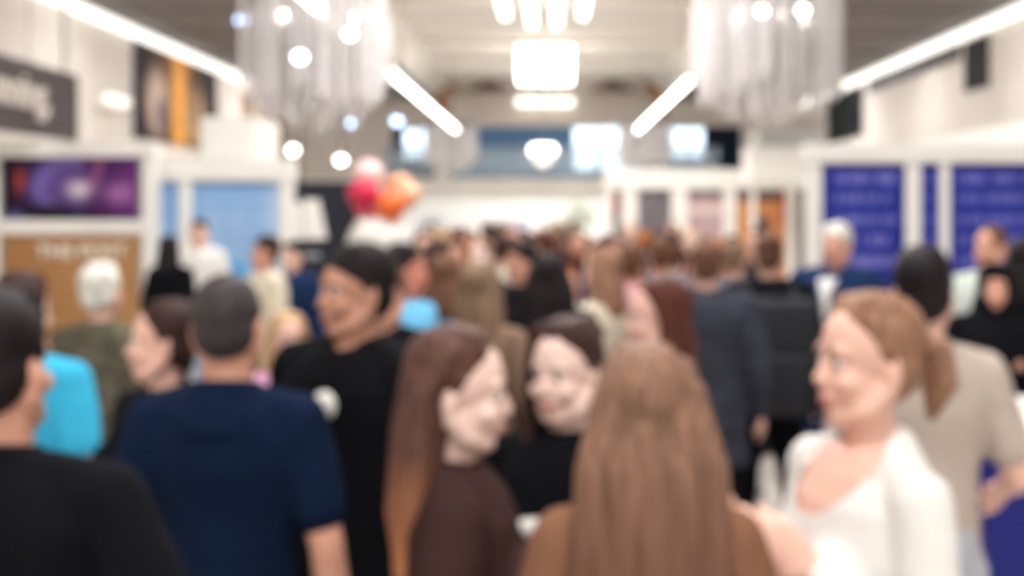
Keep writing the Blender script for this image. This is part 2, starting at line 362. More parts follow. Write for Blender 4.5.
# ---------------------------------------------------------------- printed surfaces
def pmat():
    if 'print' in MATS: return MATS['print']
    m = bpy.data.materials.new('printed_surface'); m.use_nodes = True; nt = m.node_tree; b = nt.nodes['Principled BSDF']
    a = nt.nodes.new('ShaderNodeAttribute'); a.attribute_name = 'Col'; nt.links.new(a.outputs['Color'], b.inputs['Base Color'])
    b.inputs['Roughness'].default_value = .6; b.inputs['Specular IOR Level'].default_value = .08; MATS['print'] = m; return m
def poster(name, w_, h_, fn, loc, rz, parent=None, nx=60, nz=40, th=.03, glow=0):
    """printed board: w x h, front towards -y before turning by rz; origin at lower left; fn(u, v) -> sRGB of the print"""
    bm = NB(); cl = bm.loops.layers.float_color.new('Col')
    g = [[bm.verts.new((w_ * i / nx, 0, h_ * j / nz)) for j in range(nz + 1)] for i in range(nx + 1)]
    cache = {}
    def c(i, j):
        if (i, j) not in cache: cache[(i, j)] = srgb(*[max(0, min(255, q)) for q in fn(i / nx, j / nz)]) + (1,)
        return cache[(i, j)]
    for i in range(nx):
        for j in range(nz):
            f = bm.faces.new((g[i][j], g[i+1][j], g[i+1][j+1], g[i][j+1]))
            for l, q in zip(f.loops, ((i, j), (i+1, j), (i+1, j+1), (i, j+1))): l[cl] = c(*q)
    k = len(bm.verts); box(bm, 0, w_, .002, th, 0, h_)
    bm.faces.ensure_lookup_table()
    for f in bm.faces[-6:]:
        for l in f.loops: l[cl] = (.8, .8, .78, 1)
    me = bpy.data.meshes.new(name); bm.to_mesh(me); bm.free()
    o = link(name, me, parent, pmat()); o.location = loc; o.rotation_euler = (0, 0, rz); return o
def mixc(a, b, t): t = max(0, min(1, t)); return tuple(x + (y - x) * t for x, y in zip(a, b))
def nz(u, v, s=4, o=0): return noise.noise(Vector((u * s + o, v * s, o * 1.7))) * .5 + .5
def textrows(base, ink, rows, u0, u1, top, step, hh, amt=.75, seed=0):
    def f(u, v):
        c = base(u, v) if callable(base) else base
        for k in range(rows):
            vc = top - k * step
            end = u1 - (.0 if k % 2 == 0 else .12) - .1 * nz(k, 3, 3, seed)
            if abs(v - vc) < hh and u0 < u < end and nz(u, k * 3.1, 26, seed) > .42:
                c = mixc(c, ink, amt)
        return c
    return f
def lettering(text, size, loc, rot, m, parent, name='lettering', th=.008):
    cu = bpy.data.curves.new(name, 'FONT'); cu.body = text; cu.size = size; cu.extrude = th; cu.offset = size * .02
    t = bpy.data.objects.new('t', cu); COL.objects.link(t)
    me = bpy.data.meshes.new_from_object(t.evaluated_get(bpy.context.evaluated_depsgraph_get())); bpy.data.objects.remove(t)
    o = link(name, me, parent, m); o.location = loc; o.rotation_euler = rot; return o

# ================================================================ THE HALL
M_WALL = smat('wall_beige', 210, 202, 195, rough=.8, var=.03, scale=2); M_SEAM = smat('wall_seam', 96, 88, 82, rough=.9)
M_CEILD = smat('ceiling_dark', 112, 106, 104, rough=.8, var=.08, scale=1.5); M_CEILC = smat('ceiling_cream', 212, 207, 202, rough=.8, var=.04, scale=1)
M_VAULT = smat('vault_cream', 240, 236, 230, rough=.8, var=.03, scale=1)
M_TUBE = mat('lamp_tube', (1, 1, 1), emit=(1, .965, .9), es=6); M_COVE = mat('cove_light', (1, 1, .97), emit=(1, .985, .94), es=1.0)
M_GLOW = mat('chandelier_glow', (1, 1, 1), emit=(1, .95, .84), es=5); M_BLUEL = mat('blue_lamp', (.5, .7, 1), emit=(.45, .65, 1), es=4)
M_DARK = smat('dark_panel', 34, 28, 30, rough=.5); M_GREYM = smat('grey_metal', 150, 148, 145, rough=.4, metal=.6)
WX, LEN, BK = 8.3, 40.0, -8.0
# floor of pale polished tiles
fm = smat('floor_tiles', 214, 205, 190, rough=.22, var=.05, scale=1.2)
nt = fm.node_tree; br = nt.nodes.new('ShaderNodeTexBrick'); br.offset = 0; br.inputs['Scale'].default_value = 1
br.inputs['Mortar Size'].default_value = .006; br.inputs['Brick Width'].default_value = .6; br.inputs['Row Height'].default_value = .6
br.inputs['Color1'].default_value = srgb(222, 215, 206) + (1,); br.inputs['Color2'].default_value = srgb(214, 207, 198) + (1,); br.inputs['Mortar'].default_value = srgb(150, 140, 128) + (1,)
tcn = [n for n in nt.nodes if n.type == 'TEX_COORD'][0]; nt.links.new(tcn.outputs['Object'], br.inputs['Vector'])
nt.links.new(br.outputs['Color'], nt.nodes['Principled BSDF'].inputs['Base Color'])
b = NB(); box(b, -WX - .3, WX + .3, BK, LEN + 6, -.2, 0); tag(obj('floor', b, fm), kind='structure')
for s, nm in ((-1, 'wall_left'), (1, 'wall_right')):
    b = NB(); x = s * WX; box(b, min(x, x + s * .3), max(x, x + s * .3), BK, LEN + 6, 0, 5.6, 1)
    y = BK
    while y < LEN:
        for z0, z1 in ((.02, 2.7), (2.73, 5.5)):
            box(b, min(x - s * .03, x), max(x - s * .03, x), y + .02, min(y + 2.96, LEN), z0, z1, 0)
        y += 3.0
    tag(obj(nm, b, [M_WALL, M_SEAM]), kind='structure')
    # light cove running along the wall top
    b = NB(); box(b, min(x - s * .26, x), max(x - s * .26, x), BK, LEN, 5.34, 5.46); tag(obj('trim_1' if s < 0 else 'trim_2', b, M_COVE), kind='structure')
    # flat dark side ceiling
    b = NB(); box(b, min(s * 3.9, s * (WX + .3)), max(s * 3.9, s * (WX + .3)), BK, LEN + 6, 5.6, 5.75)
    for k in range(16): box(b, min(s * 4.1, s * 8.1), max(s * 4.1, s * 8.1), BK + k * 3, BK + k * 3 + .12, 5.56, 5.6)
    tag(obj('ceiling_left' if s < 0 else 'ceiling_right', b, M_CEILD), kind='structure')
# central raised vault
b = NB()
prof_v = [(-3.95, 5.58), (-3.9, 5.66), (-3.3, 6.2), (3.3, 6.2), (3.9, 5.66), (3.95, 5.58), (4.05, 5.75), (3.4, 6.35), (-3.4, 6.35), (-4.05, 5.75)]
v0 = [b.verts.new((x, BK, z)) for x, z in prof_v]; v1 = [b.verts.new((x, LEN, z)) for x, z in prof_v]
for i in range(len(prof_v)):
    j = (i + 1) % len(prof_v); f = b.faces.new((v0[i], v0[j], v1[j], v1[i])); f.material_index = 0 if i in (2,) else 1
b.faces.new(v0); b.faces.new(v1)
tag(obj('ceiling', b, [M_CEILC, M_VAULT]), kind='structure')
for k, yy in enumerate((24, 30, 35)):
    b = NB(); box(b, -3.3, 3.3, yy, yy + .25, 6.05, 6.2); tag(obj('trim_%d' % (3 + k), b, M_VAULT), kind='structure')
# end wall: upper beam, balcony with railing, blue-lit upper hall behind it
M_BLUEW = smat('blue_glass', 78, 106, 132, rough=.2, emit=srgb(84, 116, 146), es=.25); M_BLUED = smat('upper_hall_dark', 34, 48, 66, rough=.5)
M_DAY = mat('daylight_window', (.9, .95, 1), emit=(.66, .84, 1), es=1.7)
b = NB(); box(b, -WX, WX, LEN, LEN + .4, 4.75, 6.6)
box(b, -3.6, 3.6, LEN - .12, LEN, 4.9, 5.15); box(b, -3.6, 3.6, LEN - .18, LEN, 5.5, 5.62)
box(b, -WX, -5.35, LEN, LEN + .4, 3.0, 4.75); box(b, 6.4, WX, LEN, LEN + .4, 3.0, 4.75)
tag(obj('wall_end', b, M_WALL), kind='structure')
b = NB(); box(b, -WX, WX, LEN - .2, LEN + .3, 2.32, 2.62); box(b, -WX, WX, LEN - .2, LEN + 5.5, 2.62, 3.0); tag(obj('trim_6', b, M_WHITE), kind='structure')
b = NB(); box(b, -WX, WX, LEN + 5.5, LEN + 5.8, 3.0, 5.6); tag(obj('wall_upper_end', b, M_BLUED), kind='structure')
M_SHOPW = mat('shop_wall_glow', (.93, .92, .9), emit=(1, .98, .95), es=.3)  # wall given its own glow in place of shop lighting
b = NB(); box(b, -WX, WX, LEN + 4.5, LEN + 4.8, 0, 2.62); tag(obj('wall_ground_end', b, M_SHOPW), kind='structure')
n = 0
for x0, x1, z0, z1, dy in ((.8, 3.5, 3.35, 4.8, 1.6), (3.8, 5.3, 3.75, 4.8, 1.8), (-5.1, -3.6, 3.75, 4.75, 1.7)):
    n += 1; y = LEN + dy
    b = NB(); box(b, x0 - .08, x1 + .08, y, y + .1, z0 - .08, z0); box(b, x0 - .08, x1 + .08, y, y + .1, z1, z1 + .08)
    for q in range(4): xx = x0 - .08 + (x1 - x0 + .08) * q / 3; box(b, xx, xx + .06, y, y + .1, z0, z1)
    wdo = tag(obj('window_%d' % n, b, M_GREYM), kind='structure')
    b = NB(); box(b, x0, x1, y + .03, y + .06, z0, z1); obj('pane', b, M_DAY, wdo)
b = NB(); box(b, -3.6, 3.4, LEN + 4.6, LEN + 4.7, 3.1, 5.2)
for k in range(8): box(b, -3.6 + k, -3.52 + k, LEN + 4.5, LEN + 4.75, 3.0, 5.3, 1)
tag(obj('window_4', b, [M_BLUEW, M_DARK]), kind='structure')
rl = empty('balcony_railing', (0, LEN - .1, 3.0)); tag(rl, 'pale blue glass balcony railing on the white band across the far end of the hall', 'railing')
M_RAIL = smat('railing_blue_grey', 150, 172, 190, rough=.3, metal=.3)
b = NB(); tube(b, [(-5.5, 0, 1.0), (5.5, 0, 1.0)], [.05, .05]); obj('handrail', b, M_RAIL, rl, True)
for k in range(12): b = NB(); box(b, -5.5 + k, -5.42 + k, -.03, .03, 0, 1.0, bev=.01); obj('post', b, M_RAIL, rl)
M_GL = mat('railing_glass', (.62, .76, .85), rough=.1, alpha=.35)
for k in range(11): b = NB(); box(b, -5.4 + k, -4.53 + k, -.01, .01, .1, .92); obj('glass_panel', b, M_GL, rl)
# columns with scroll capitals
M_BRZ = smat('bronze_capital', 150, 108, 72, rough=.5, var=.2)
for s in (-1, 1):
    c0 = empty('column', (s * 3.62, LEN + .1, 0)); tag(c0, 'white column with bronze scroll capital at the %s end of the far beam' % ('left' if s < 0 else 'right'), 'column', kind='structure')
    b = NB(); rings(b, [((0, 0, z), (r, 0, 0), (0, r, 0)) for z, r in ((3.0, .30), (3.2, .30), (3.24, .23), (5.0, .20))], 28); obj('shaft', b, M_VAULT, c0, True)
    b = NB(); rings(b, [((0, 0, z), (r, 0, 0), (0, r * .9, 0)) for z, r in ((5.0, .24), (5.1, .30), (5.5, .32), (5.9, .42), (6.15, .46))], 28)
    for q in (-1, 1): tube(b, [(q * .38, -.2, 5.98), (q * .38, .2, 5.98)], [.16, .16])
    obj('capital', b, M_BRZ, c0, True)
M_RED = smat('dark_red_brown', 96, 58, 52, rough=.6)
for s in (-1, 1):
    b = NB(); box(b, -.7, .7, -.06, .06, 0, .10, bev=.02); tube(b, [(-.25, -.02, .20), (0, -.05, .26), (.25, -.02, .20)], [.09, .13, .09])
    o = obj('carved_ornament', b, M_RED, None, True, (s * 2.05, LEN - .24, 5.9)); tag(o, 'dark red-brown carved ornament %s of the glowing chandelier on the far beam' % ('left' if s < 0 else 'right'), 'ornament', 'ornaments on the far beam')

# ================================================================ LAMPS
M_STRIP = mat('ceiling_strip', (1, 1, 1), emit=(1, .965, .9), es=2.6)
def linelamp(x, z, y0, y1, label, rad=.055, hang=1.9, group=None):
    o = empty('linear_lamp', (x, (y0 + y1) / 2, z)); tag(o, label, 'lamp', group); L = (y1 - y0) / 2
    b = NB(); tube(b, [(0, -L, 0), (0, L, 0)], [rad, rad], seg=12); obj('light_tube', b, M_TUBE if z < 5 else M_STRIP, o, True)
    b = NB(); box(b, -rad * .8, rad * .8, -L, L, rad * .7, rad * 1.8); obj('housing', b, M_WHITE, o)
    for q in (-.8, .8): b = NB(); tube(b, [(0, q * L, rad), (0, q * L, hang)], [.01, .01], seg=6); obj('suspension_wire', b, M_GREYM, o)
linelamp(-2.8, 4.3, 20.9, 35.3, 'long glowing line lamp slanting down beside the left chandelier', group=None)
linelamp(2.55, 4.3, 22.2, 35.3, 'long glowing line lamp slanting down beside the right chandelier')
linelamp(-2.8, 4.35, 12.9, 14.4, 'short glowing line lamp at top edge over the left chandelier', .06)
for i, (x, nm) in enumerate(((-.92, 'outermost left'), (-.40, 'inner left'), (.12, 'inner right'), (.64, 'outermost right'))):
    linelamp(x, 5.85, 20, 24.2 if i in (0, 3) else 25.2, nm + ' of the four bright ceiling strips above the central chandelier', .09, .35)
def spot(x, y, z, r, label, m=None, ceil=5.6, group=None):
    o = empty('globe_lamp', (x, y, z)); tag(o, label, 'lamp', group)
    b = NB(); ell(b, (0, 0, 0), (r, r, r * .9)); obj('globe', b, m or M_TUBE, o, True)
    b = NB(); rings(b, [((0, 0, r * .7), (r * .8, 0, 0), (0, r * .8, 0)), ((0, 0, r * 1.2), (r * .5, 0, 0), (0, r * .5, 0))], 16); obj('cap', b, M_GREYM, o, True)
    if ceil: b = NB(); tube(b, [(0, 0, r), (0, 0, ceil - z)], [.012, .012], seg=6); obj('cord', b, M_GREYM, o)
def at(px, py, Y): return ((px - VPX) / FPX * Y, Y, CH + (HY - py) / FPX * Y)
for px, py, Y, r, lb, m in ((350, 34, 14.5, .06, 'round white lamp beside upper right edge of the left chandelier', None), (374, 56, 19, .10, 'round white lamp just above the left line lamp', None),
        (300, 57, 14.3, .07, 'round white lamp glowing in front of the left chandelier', None), (735, 37, 18, .07, 'round white lamp at upper left edge of the right chandelier', None),
        (762, 11, 14.2, .055, 'round white lamp near top edge above the right chandelier', None), (803, 10, 14.5, .06, 'round white lamp at the top right of the right chandelier', None),
        (293, 150, 20, .08, 'round white lamp above the black booth, left one', None), (341, 160, 20, .08, 'round white lamp above the black booth, right one', None),
        (242, 20, 17, .08, 'small blue lamp beside the left chandelier under dark ceiling', M_BLUEL), (397, 121, 30, .12, 'small blue lamp at far end left of the balcony', M_BLUEL),
        (352, 122, 26, .10, 'dim blue lamp behind the lower edge of the left chandelier', M_BLUEL)):
    p = at(px, py, Y); spot(p[0], p[1], p[2], r, lb, m, 5.6 if abs(p[0]) > 3.9 else 5.9)
def sconce(px, py, Y, label):
    p = at(px, py, Y); o = empty('wall_lamp', (-WX + .05, Y, p[2])); tag(o, label, 'lamp')
    b = NB(); box(b, 0, .1, -.5, .5, -.1, .1, bev=.02); obj('wall_plate', b, M_WHITE, o)
    b = NB(); tube(b, [(.2, -.45, .05), (.2, .45, .05)], [.09, .09]); obj('shade', b, mat('sconce_shade', (.95, .93, .9), emit=(1, .96, .88), es=.5), o, True)
sconce(105, 103, 22.3, 'white wall lamp left of the tall painting on the beige wall')
# crystal chandeliers: glass rods hanging from a steel ring
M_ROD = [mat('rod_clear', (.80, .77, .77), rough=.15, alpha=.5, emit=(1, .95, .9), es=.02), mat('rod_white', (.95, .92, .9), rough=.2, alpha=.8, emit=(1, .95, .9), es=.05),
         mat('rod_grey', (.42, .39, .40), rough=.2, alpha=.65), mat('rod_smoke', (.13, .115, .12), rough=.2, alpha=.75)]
def chandelier(x, y, rad, z0, z1, ceil, label, n=110, rr=.022, light=None, seed=1, bright=False):
    rnd = random.Random(seed); o = empty('chandelier', (x, y, z1)); tag(o, label, 'chandelier')
    b = NB(); 
    for q in (1.0, .62):
        pts = [(math.cos(a) * rad * q, math.sin(a) * rad * q, .02) for a in [i * math.pi / 16 for i in range(33)]]; tube(b, pts, [.025] * 33, seg=6, side=(0, 0, 1), caps=False)
    for k in range(4): a = k * math.pi / 4; tube(b, [(math.cos(a) * rad, math.sin(a) * rad, .02), (-math.cos(a) * rad, -math.sin(a) * rad, .02)], [.018] * 2, seg=6)
    obj('ring_frame', b, M_GREYM, o, True)
    b = NB(); tube(b, [(0, 0, 0), (0, 0, ceil - z1)], [.03, .03], seg=8); obj('stem', b, M_GREYM, o)
    b = NB(); H = z1 - z0
    for i in range(n):
        q = math.sqrt(rnd.random()); a = rnd.random() * 6.283; lx, ly = math.cos(a) * rad * q, math.sin(a) * rad * q
        top = -rnd.uniform(0, .25) * H; bot = -H * rnd.uniform(.80, 1.0) * (1.04 - .22 * q * q)
        nf = len(b.faces); segs = rnd.choice((1, 2, 3)); zz = top
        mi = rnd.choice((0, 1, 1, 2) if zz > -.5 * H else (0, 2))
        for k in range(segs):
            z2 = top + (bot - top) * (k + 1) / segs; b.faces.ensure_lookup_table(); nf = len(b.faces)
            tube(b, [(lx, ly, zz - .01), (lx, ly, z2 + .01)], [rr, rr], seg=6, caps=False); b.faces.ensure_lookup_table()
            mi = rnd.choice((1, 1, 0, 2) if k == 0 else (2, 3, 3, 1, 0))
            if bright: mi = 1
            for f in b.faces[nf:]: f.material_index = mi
            zz = z2
    g_ = obj('glass_rods', b, M_ROD, o); g_['kind'] = 'stuff'
    if light:
        for i in range(5): a = i * 1.25; b = NB(); ell(b, (math.cos(a) * rad * .5, math.sin(a) * rad * .5, -H * .25), (.05, .05, .07), sub=2); obj('bulb', b, M_GLOW, o, True)
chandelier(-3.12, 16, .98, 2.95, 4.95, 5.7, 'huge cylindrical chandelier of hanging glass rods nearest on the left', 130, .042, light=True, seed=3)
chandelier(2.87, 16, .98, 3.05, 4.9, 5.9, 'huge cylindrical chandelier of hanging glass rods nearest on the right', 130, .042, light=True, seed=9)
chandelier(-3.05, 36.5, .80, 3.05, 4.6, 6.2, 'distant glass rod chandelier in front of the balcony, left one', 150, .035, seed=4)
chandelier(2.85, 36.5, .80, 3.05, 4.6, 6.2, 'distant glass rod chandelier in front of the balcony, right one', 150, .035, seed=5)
#chandelier(-3.3, 25, .75, 3.3, 4.9, 6.0, 'glass rod chandelier between the near left one and the distant balcony', 110, .03, seed=6)
cc = empty('chandelier', (-.15, 31, 6.2)); tag(cc, 'dazzling square chandelier glowing under the central ceiling', 'chandelier')
b = NB(); box(b, -.85, .85, -.85, .85, -.12, 0, bev=.02); obj('ceiling_plate', b, M_GREYM, cc)
b = NB()
for i in range(7):
    for j in range(5): x, y = -.63 + i * .21, -.6 + j * .3; tube(b, [(x, y, -.15), (x, y, -.80 - .12 * ((i + j) % 2))], [.07, .07], seg=8)
g_ = obj('glowing_tubes', b, M_GLOW, cc, True); g_['kind'] = 'stuff'
pc = empty('pendant_lamp', (-.25, 37.5, 6.2)); tag(pc, 'small glowing bowl lamp hanging before the balcony railing', 'lamp')
b = NB(); tube(b, [(0, 0, 0), (0, 0, -2.25)], [.02, .02], seg=6); obj('cord', b, M_GREYM, pc)
b = NB(); rings(b, [((0, 0, z), (r, 0, 0), (0, r, 0)) for z, r in ((-2.24, .36), (-2.35, .42), (-2.5, .40))], 24); obj('glowing_rim', b, M_GLOW, pc, True)
b = NB(); rings(b, [((0, 0, z), (r, 0, 0), (0, r, 0)) for z, r in ((-2.5, .40), (-2.68, .33), (-2.85, .18), (-2.9, .05))], 24); obj('bowl', b, M_ROD[1], pc, True)
b = NB(); box(b, -.95, .95, -.08, .08, -.12, .12, bev=.03); tag(obj('ceiling_light_bar', b, mat('bar_glow', (1, 1, 1), emit=(1, .95, .85), es=1.6), None, False, (-.2, LEN - .35, 5.52)), 'short glowing light bar on the far beam below the central chandelier', 'lamp')

# ================================================================ PAINTINGS AND PANELS ON THE WALLS
def paint1(u, v):
    c = (34, 22, 22)
    c = mixc(c, (230, 160, 70), 1.2 - abs(u - .50) / .16); c = mixc(c, (190, 165, 152), (1 - ((u - .24) / .15) ** 2 - ((v - .42) / .5) ** 2) * 1.3)
    c = mixc(c, (60, 62, 82), (1 - ((u - .29) / .06) ** 2 - ((v - .3) / .25) ** 2)); c = mixc(c, (196, 168, 128), (1 - ((u - .72) / .16) ** 2 - ((v - .35) / .5) ** 2) * 1.2)
    c = mixc(c, (120, 84, 62), (1 - ((u - .70) / .05) ** 2 - ((v - .5) / .4) ** 2)); c = mixc(c, (170, 112, 60), max(0, v - .8) * 2 * (1 if .2 < u < .8 else 0))
    if u > .88 or u < .08: c = (18, 14, 18)
    return mixc(c, (90, 70, 60), nz(u, v, 9) * .25)
def wallpanel(name, px0, px1, z0, z1, s, fn, label, cat):
    y0 = abs(WX * FPX / (px0 - VPX)); y1 = abs(WX * FPX / (px1 - VPX)); L = abs(y1 - y0)
    if s < 0: o = poster(name, L, z1 - z0, fn, (-WX + .08, min(y0, y1), z0), R(90))
    else: o = poster(name, L, z1 - z0, fn, (WX - .08, max(y0, y1), z0), R(-90))
    return tag(o, label, cat)
wallpanel('painting', 129, 214, 3.35, 5.3, -1, paint1, 'tall painting of blurred orange and grey figures below the left light cove', 'painting')
wallpanel('painting', 238, 252, 3.3, 5.1, -1, lambda u, v: mixc((170, 150, 130), (120, 92, 70), nz(u, v, 5)), 'narrow brown and cream painting beyond the big figure painting', 'painting')
wallpanel('wooden_panel', 256, 282, 3.25, 4.7, -1, lambda u, v: mixc((170, 128, 96), (140, 98, 70), nz(u * 4, v, 5)), 'warm brown wooden panel on the far left wall above the blue booth', 'panel')
wallpanel('dark_panel', 968, 994, 4.25, 5.25, 1, lambda u, v: mixc((26, 14, 16), (14, 10, 12), nz(u, v, 4)), 'dark brown wall panel under the right light cove, nearest the right edge', 'panel')
wallpanel('dark_panel', 830, 866, 3.9, 5.25, 1, lambda u, v: mixc((14, 24, 26), (90, 84, 72), (nz(u, v, 4) - .55) * 3), 'dark green wall panel beside the right chandelier', 'panel')
b = NB(); box(b, WX - .10, WX - .04, 24.2, 31, 4.98, 5.27); tag(obj('trim_7', b, M_DARK), kind='structure')
# hanging dark sign parallel to the aisle
sg = empty('hanging_sign', (-5, 9.0, 2.62)); tag(sg, 'dark brown sign with pale letters above the leftmost white booth', 'sign')
M_SIGN = smat('sign_brown', 66, 55, 56, rough=.5)
b = NB(); box(b, -.05, 0, 0, 3.7, 0, .70, bev=.01); obj('board', b, M_SIGN, sg)
lettering('unning,', .46, (.015, 1.62, .26), (R(90), 0, R(90)), smat('sign_letters', 220, 210, 200), sg)
for yy in (.3, 3.4): b = NB(); box(b, -.05, -.02, yy, yy + .03, .68, 2.98); obj('hanging_rod', b, M_GREYM, sg)

# ================================================================ BOOTHS
def booth(name_label, x, y, rz=0): o = empty('exhibition_booth', (x, y, 0), rz); return tag(o, name_label, 'booth')
def bpart(o, nm, m, *bx, bev=.008): b = NB(); box(b, *bx, bev=bev); return obj(nm, b, m, o)
def galaxy(u, v):
    c = (30, 14, 34); c = mixc(c, (92, 66, 140), 1.2 - math.hypot((u - .45) / .35, (v - .55) / .55)); c = mixc(c, (130, 60, 150), (u - .5) * 1.6)
    r = math.hypot((u - .52) / .3, (v - .5) / .5); c = mixc(c, (150, 140, 220), math.exp(-((r - .85) / .25) ** 2) * .7 if u < .6 else 0)
    c = mixc(c, (250, 238, 250), 1.2 * math.exp(-(((u - .56) / .10) ** 2 + ((v - .48) / .16) ** 2))); c = mixc(c, (215, 150, 215), math.exp(-(((u - .86) / .12) ** 2 + ((v - .42) / .2) ** 2)) * .8)
    c = mixc(c, (200, 84, 50), math.exp(-(((u - .12) / .04) ** 2 + ((v - .62) / .22) ** 2))); c = mixc(c, (190, 110, 150), math.exp(-((u - .68 - (v - .7) * .15) / .035) ** 2) * (v > .5) * .8)
    c = mixc(c, (26, 18, 34), (1 - math.hypot((u - .3) / .4, (v - .05) / .22)) * 2); c = mixc(c, (110, 130, 190), (1 - math.hypot((u - .08) / .14, v / .2)) * 1.2)
    return mixc(c, (60, 34, 70), nz(u, v, 7) * .35)
# booth with galaxy screen and brown board (front at y = 12)
A = booth('white exhibition booth with galaxy picture above a brown board', -5.9, 12)
for x0 in (.32, 1.88) : bpart(A, 'post', M_WHITE, x0 - .06, x0 + .06, -.02, .10, 0, 2.42)
bpart(A, 'fascia', M_WHITE, -.5, 1.94, -.02, .2, 2.43, 2.58); bpart(A, 'cross_rail', M_WHITE, .38, 1.82, -.02, .08, 1.66, 1.80)
bpart(A, 'back_wall', M_WHITE, -.5, 1.94, .1, .14, 0, 2.43)
poster('picture_panel', 1.36, .62, galaxy, (.42, .0, 1.81), 0, A)
poster('picture_panel', .65, .62, lambda u, v: mixc((190, 90, 80), (30, 24, 40), 1.6 - v * 2), (-.42, .0, 1.81), 0, A); poster('picture_panel', .65, 1.5, lambda u, v: mixc((90, 96, 150), (220, 180, 170), 1 - v), (-.42, .0, .15), 0, A)
bd = poster('brown_board', 1.36, 1.5, lambda u, v: mixc((160, 116, 76), (178, 134, 90), u + nz(u, v, 3) * .3), (.42, .0, .15), 0, A)
lettering('THE POST', .20, (.34, -.012, 1.27), (R(90), 0, 0), smat('board_letters', 240, 232, 214), bd)
# booth with pale blue panels
def sky_blue(u, v):
    c = mixc((166, 196, 230), (134, 174, 220), v); c = mixc(c, (196, 216, 240), (nz(u, v, 4, 2) - .5) * 1.6)
    c = mixc(c, (60, 150, 220), 1.2 * math.exp(-(((u - .45) / .16) ** 2 + ((v - .55) / .06) ** 2))); c = mixc(c, (245, 248, 252), math.exp(-(((u - .32) / .10) ** 2 + ((v - .50) / .05) ** 2)) * 1.2); return c
sky_t = textrows(sky_blue, (205, 222, 245), 4, .12, .9, .92, .05, .010, .55, 4)
Bq = booth('white exhibition booth with two pale blue printed panels', -4.0, 12.3)
for x0, x1 in ((-.10, .0), (.20, .32), (1.22, 1.36)): bpart(Bq, 'post', M_WHITE, x0, x1, -.03, .1, 0, 2.20)
bpart(Bq, 'fascia', M_WHITE, -.1, 1.36, -.05, .2, 2.20, 2.42); bpart(Bq, 'back_wall', M_WHITE, -.1, 1.36, .1, .14, 0, 2.2)
poster('blue_panel', .2, 2.1, sky_blue, (.0, .0, .08), 0, Bq, 20, 60); poster('blue_panel', .90, 2.1, sky_t, (.32, .0, .08), 0, Bq, 50, 100)
b = NB(); box(b, -3.68, -3.08, 12.6, 13.6, 2.24, 2.88, bev=.02); 
o = obj('header_box', b, M_WHITE, Bq); o.location = (4.0, -12.3, 0)
# white header boxes
# black booth with pale triangle emblem
Cq = booth('black exhibition booth wall with a pale triangular emblem', -2.72, 12.4)
bpart(Cq, 'back_wall', smat('booth_black', 24, 30, 40, rough=.6), 0, .68, 0, .08, 0, 2.2)
b = NB()
for x0, x1, xa, xb, zt in ((.02, .185, .05, .17, 1.98), (.20, .43, .185, .345, 2.01)):
    zb = 1.60
    vs = [b.verts.new(p) for p in ((x0, 0, zb), (x1, 0, zb), (xb, 0, zt), (xa, 0, zt))]
    vb = [b.verts.new((v.co.x, .02, v.co.z)) for v in vs]
    b.faces.new(vs); b.faces.new(vb[::-1])
    for i in range(4): j = (i + 1) % 4; b.faces.new((vs[i], vb[i], vb[j], vs[j]))
obj('emblem', b, M_WHITE, Cq, loc=(-.02, -.025, 0))
b = NB(); box(b, .02, .34, -.02, 0, 1.40, 1.46); obj('caption_stripe', b, smat('stripe_grey', 150, 152, 158), Cq)
for x0 in (-.04, .68): bpart(Cq, 'post', M_WHITE if x0 < 0 else MATS['booth_black'], x0, x0 + .05, -.02, .1, 0, 2.2)
# right: blue booth
def deep_blue(u, v): return mixc((34, 42, 128), (46, 58, 150), nz(u, v, 3) + (v - .5) * .4)
E = booth('white framed booth with deep blue panels of lavender text at right', 2.02, 9.5)
for x0, x1 in ((.02, .12), (.78, .90), (1.05, 1.13), (2.2, 2.3)): bpart(E, 'post', M_WHITE, x0, x1, -.03, .1, 0, 2.27)
bpart(E, 'fascia', M_WHITE, .0, 2.3, -.05, .15, 2.27, 2.42); bpart(E, 'back_wall', M_WHITE, .02, 2.3, .12, .16, 0, 2.27)
tr = lambda s, r, a: textrows(deep_blue, (140, 138, 210), r, .16 if s == 1 else .05, .97, .955, .075, .018, a, s)
poster('blue_panel', .66, 2.2, tr(1, 8, .75), (.12, .0, .05), 0, E, 50, 130); poster('blue_panel', .15, 2.2, tr(2, 8, .45), (.90, .0, .05), 0, E, 16, 130); poster('blue_panel', 1.07, 2.2, tr(3, 8, .6), (1.13, .0, .05), 0, E, 80, 130)
hb = empty('header_beam', (4.25, 9.6, 2.44)); tag(hb, 'long white booth header beam running down the right side', 'beam')
b = NB(); box(b, -.05, .05, 0, 9.9, 0, .25, bev=.01); obj('beam', b, M_WHITE, hb)
for yy in (.2, 5, 9.7): b = NB(); box(b, -.04, .04, yy, yy + .08, -2.44, 0); obj('post', b, M_WHITE, hb)
# right middle booths, front at y = 18
def pinkp(u, v): return mixc(mixc((206, 180, 178), (170, 140, 148), nz(u, v, 4, 1)), (230, 210, 205), math.exp(-((v - .9) / .03) ** 2))
def orangep(u, v): return mixc(mixc((222, 166, 110), (200, 130, 84), nz(u, v, 4, 5)), (70, 50, 70), 1.5 * math.exp(-(((u - .5) / .14) ** 2 + ((v - .80) / .04) ** 2)) + (v > .97))
F = booth('long white booth with grey, pink and orange posters beside the far crowd', .80, 18)
bpart(F, 'fascia', M_WHITE, 0, 3.1, -.06, .3, 2.22, 2.52)
for x0, x1 in ((.0, .12), (.26, .50), (1.0, 1.25), (1.78, 1.98), (2.72, 2.86)): bpart(F, 'post', M_WHITE, x0, x1, -.04, .1, 0, 2.22)
bpart(F, 'back_wall', smat('booth_grey', 150, 142, 142, rough=.7), .0, 3.1, .1, .14, 0, 2.22)
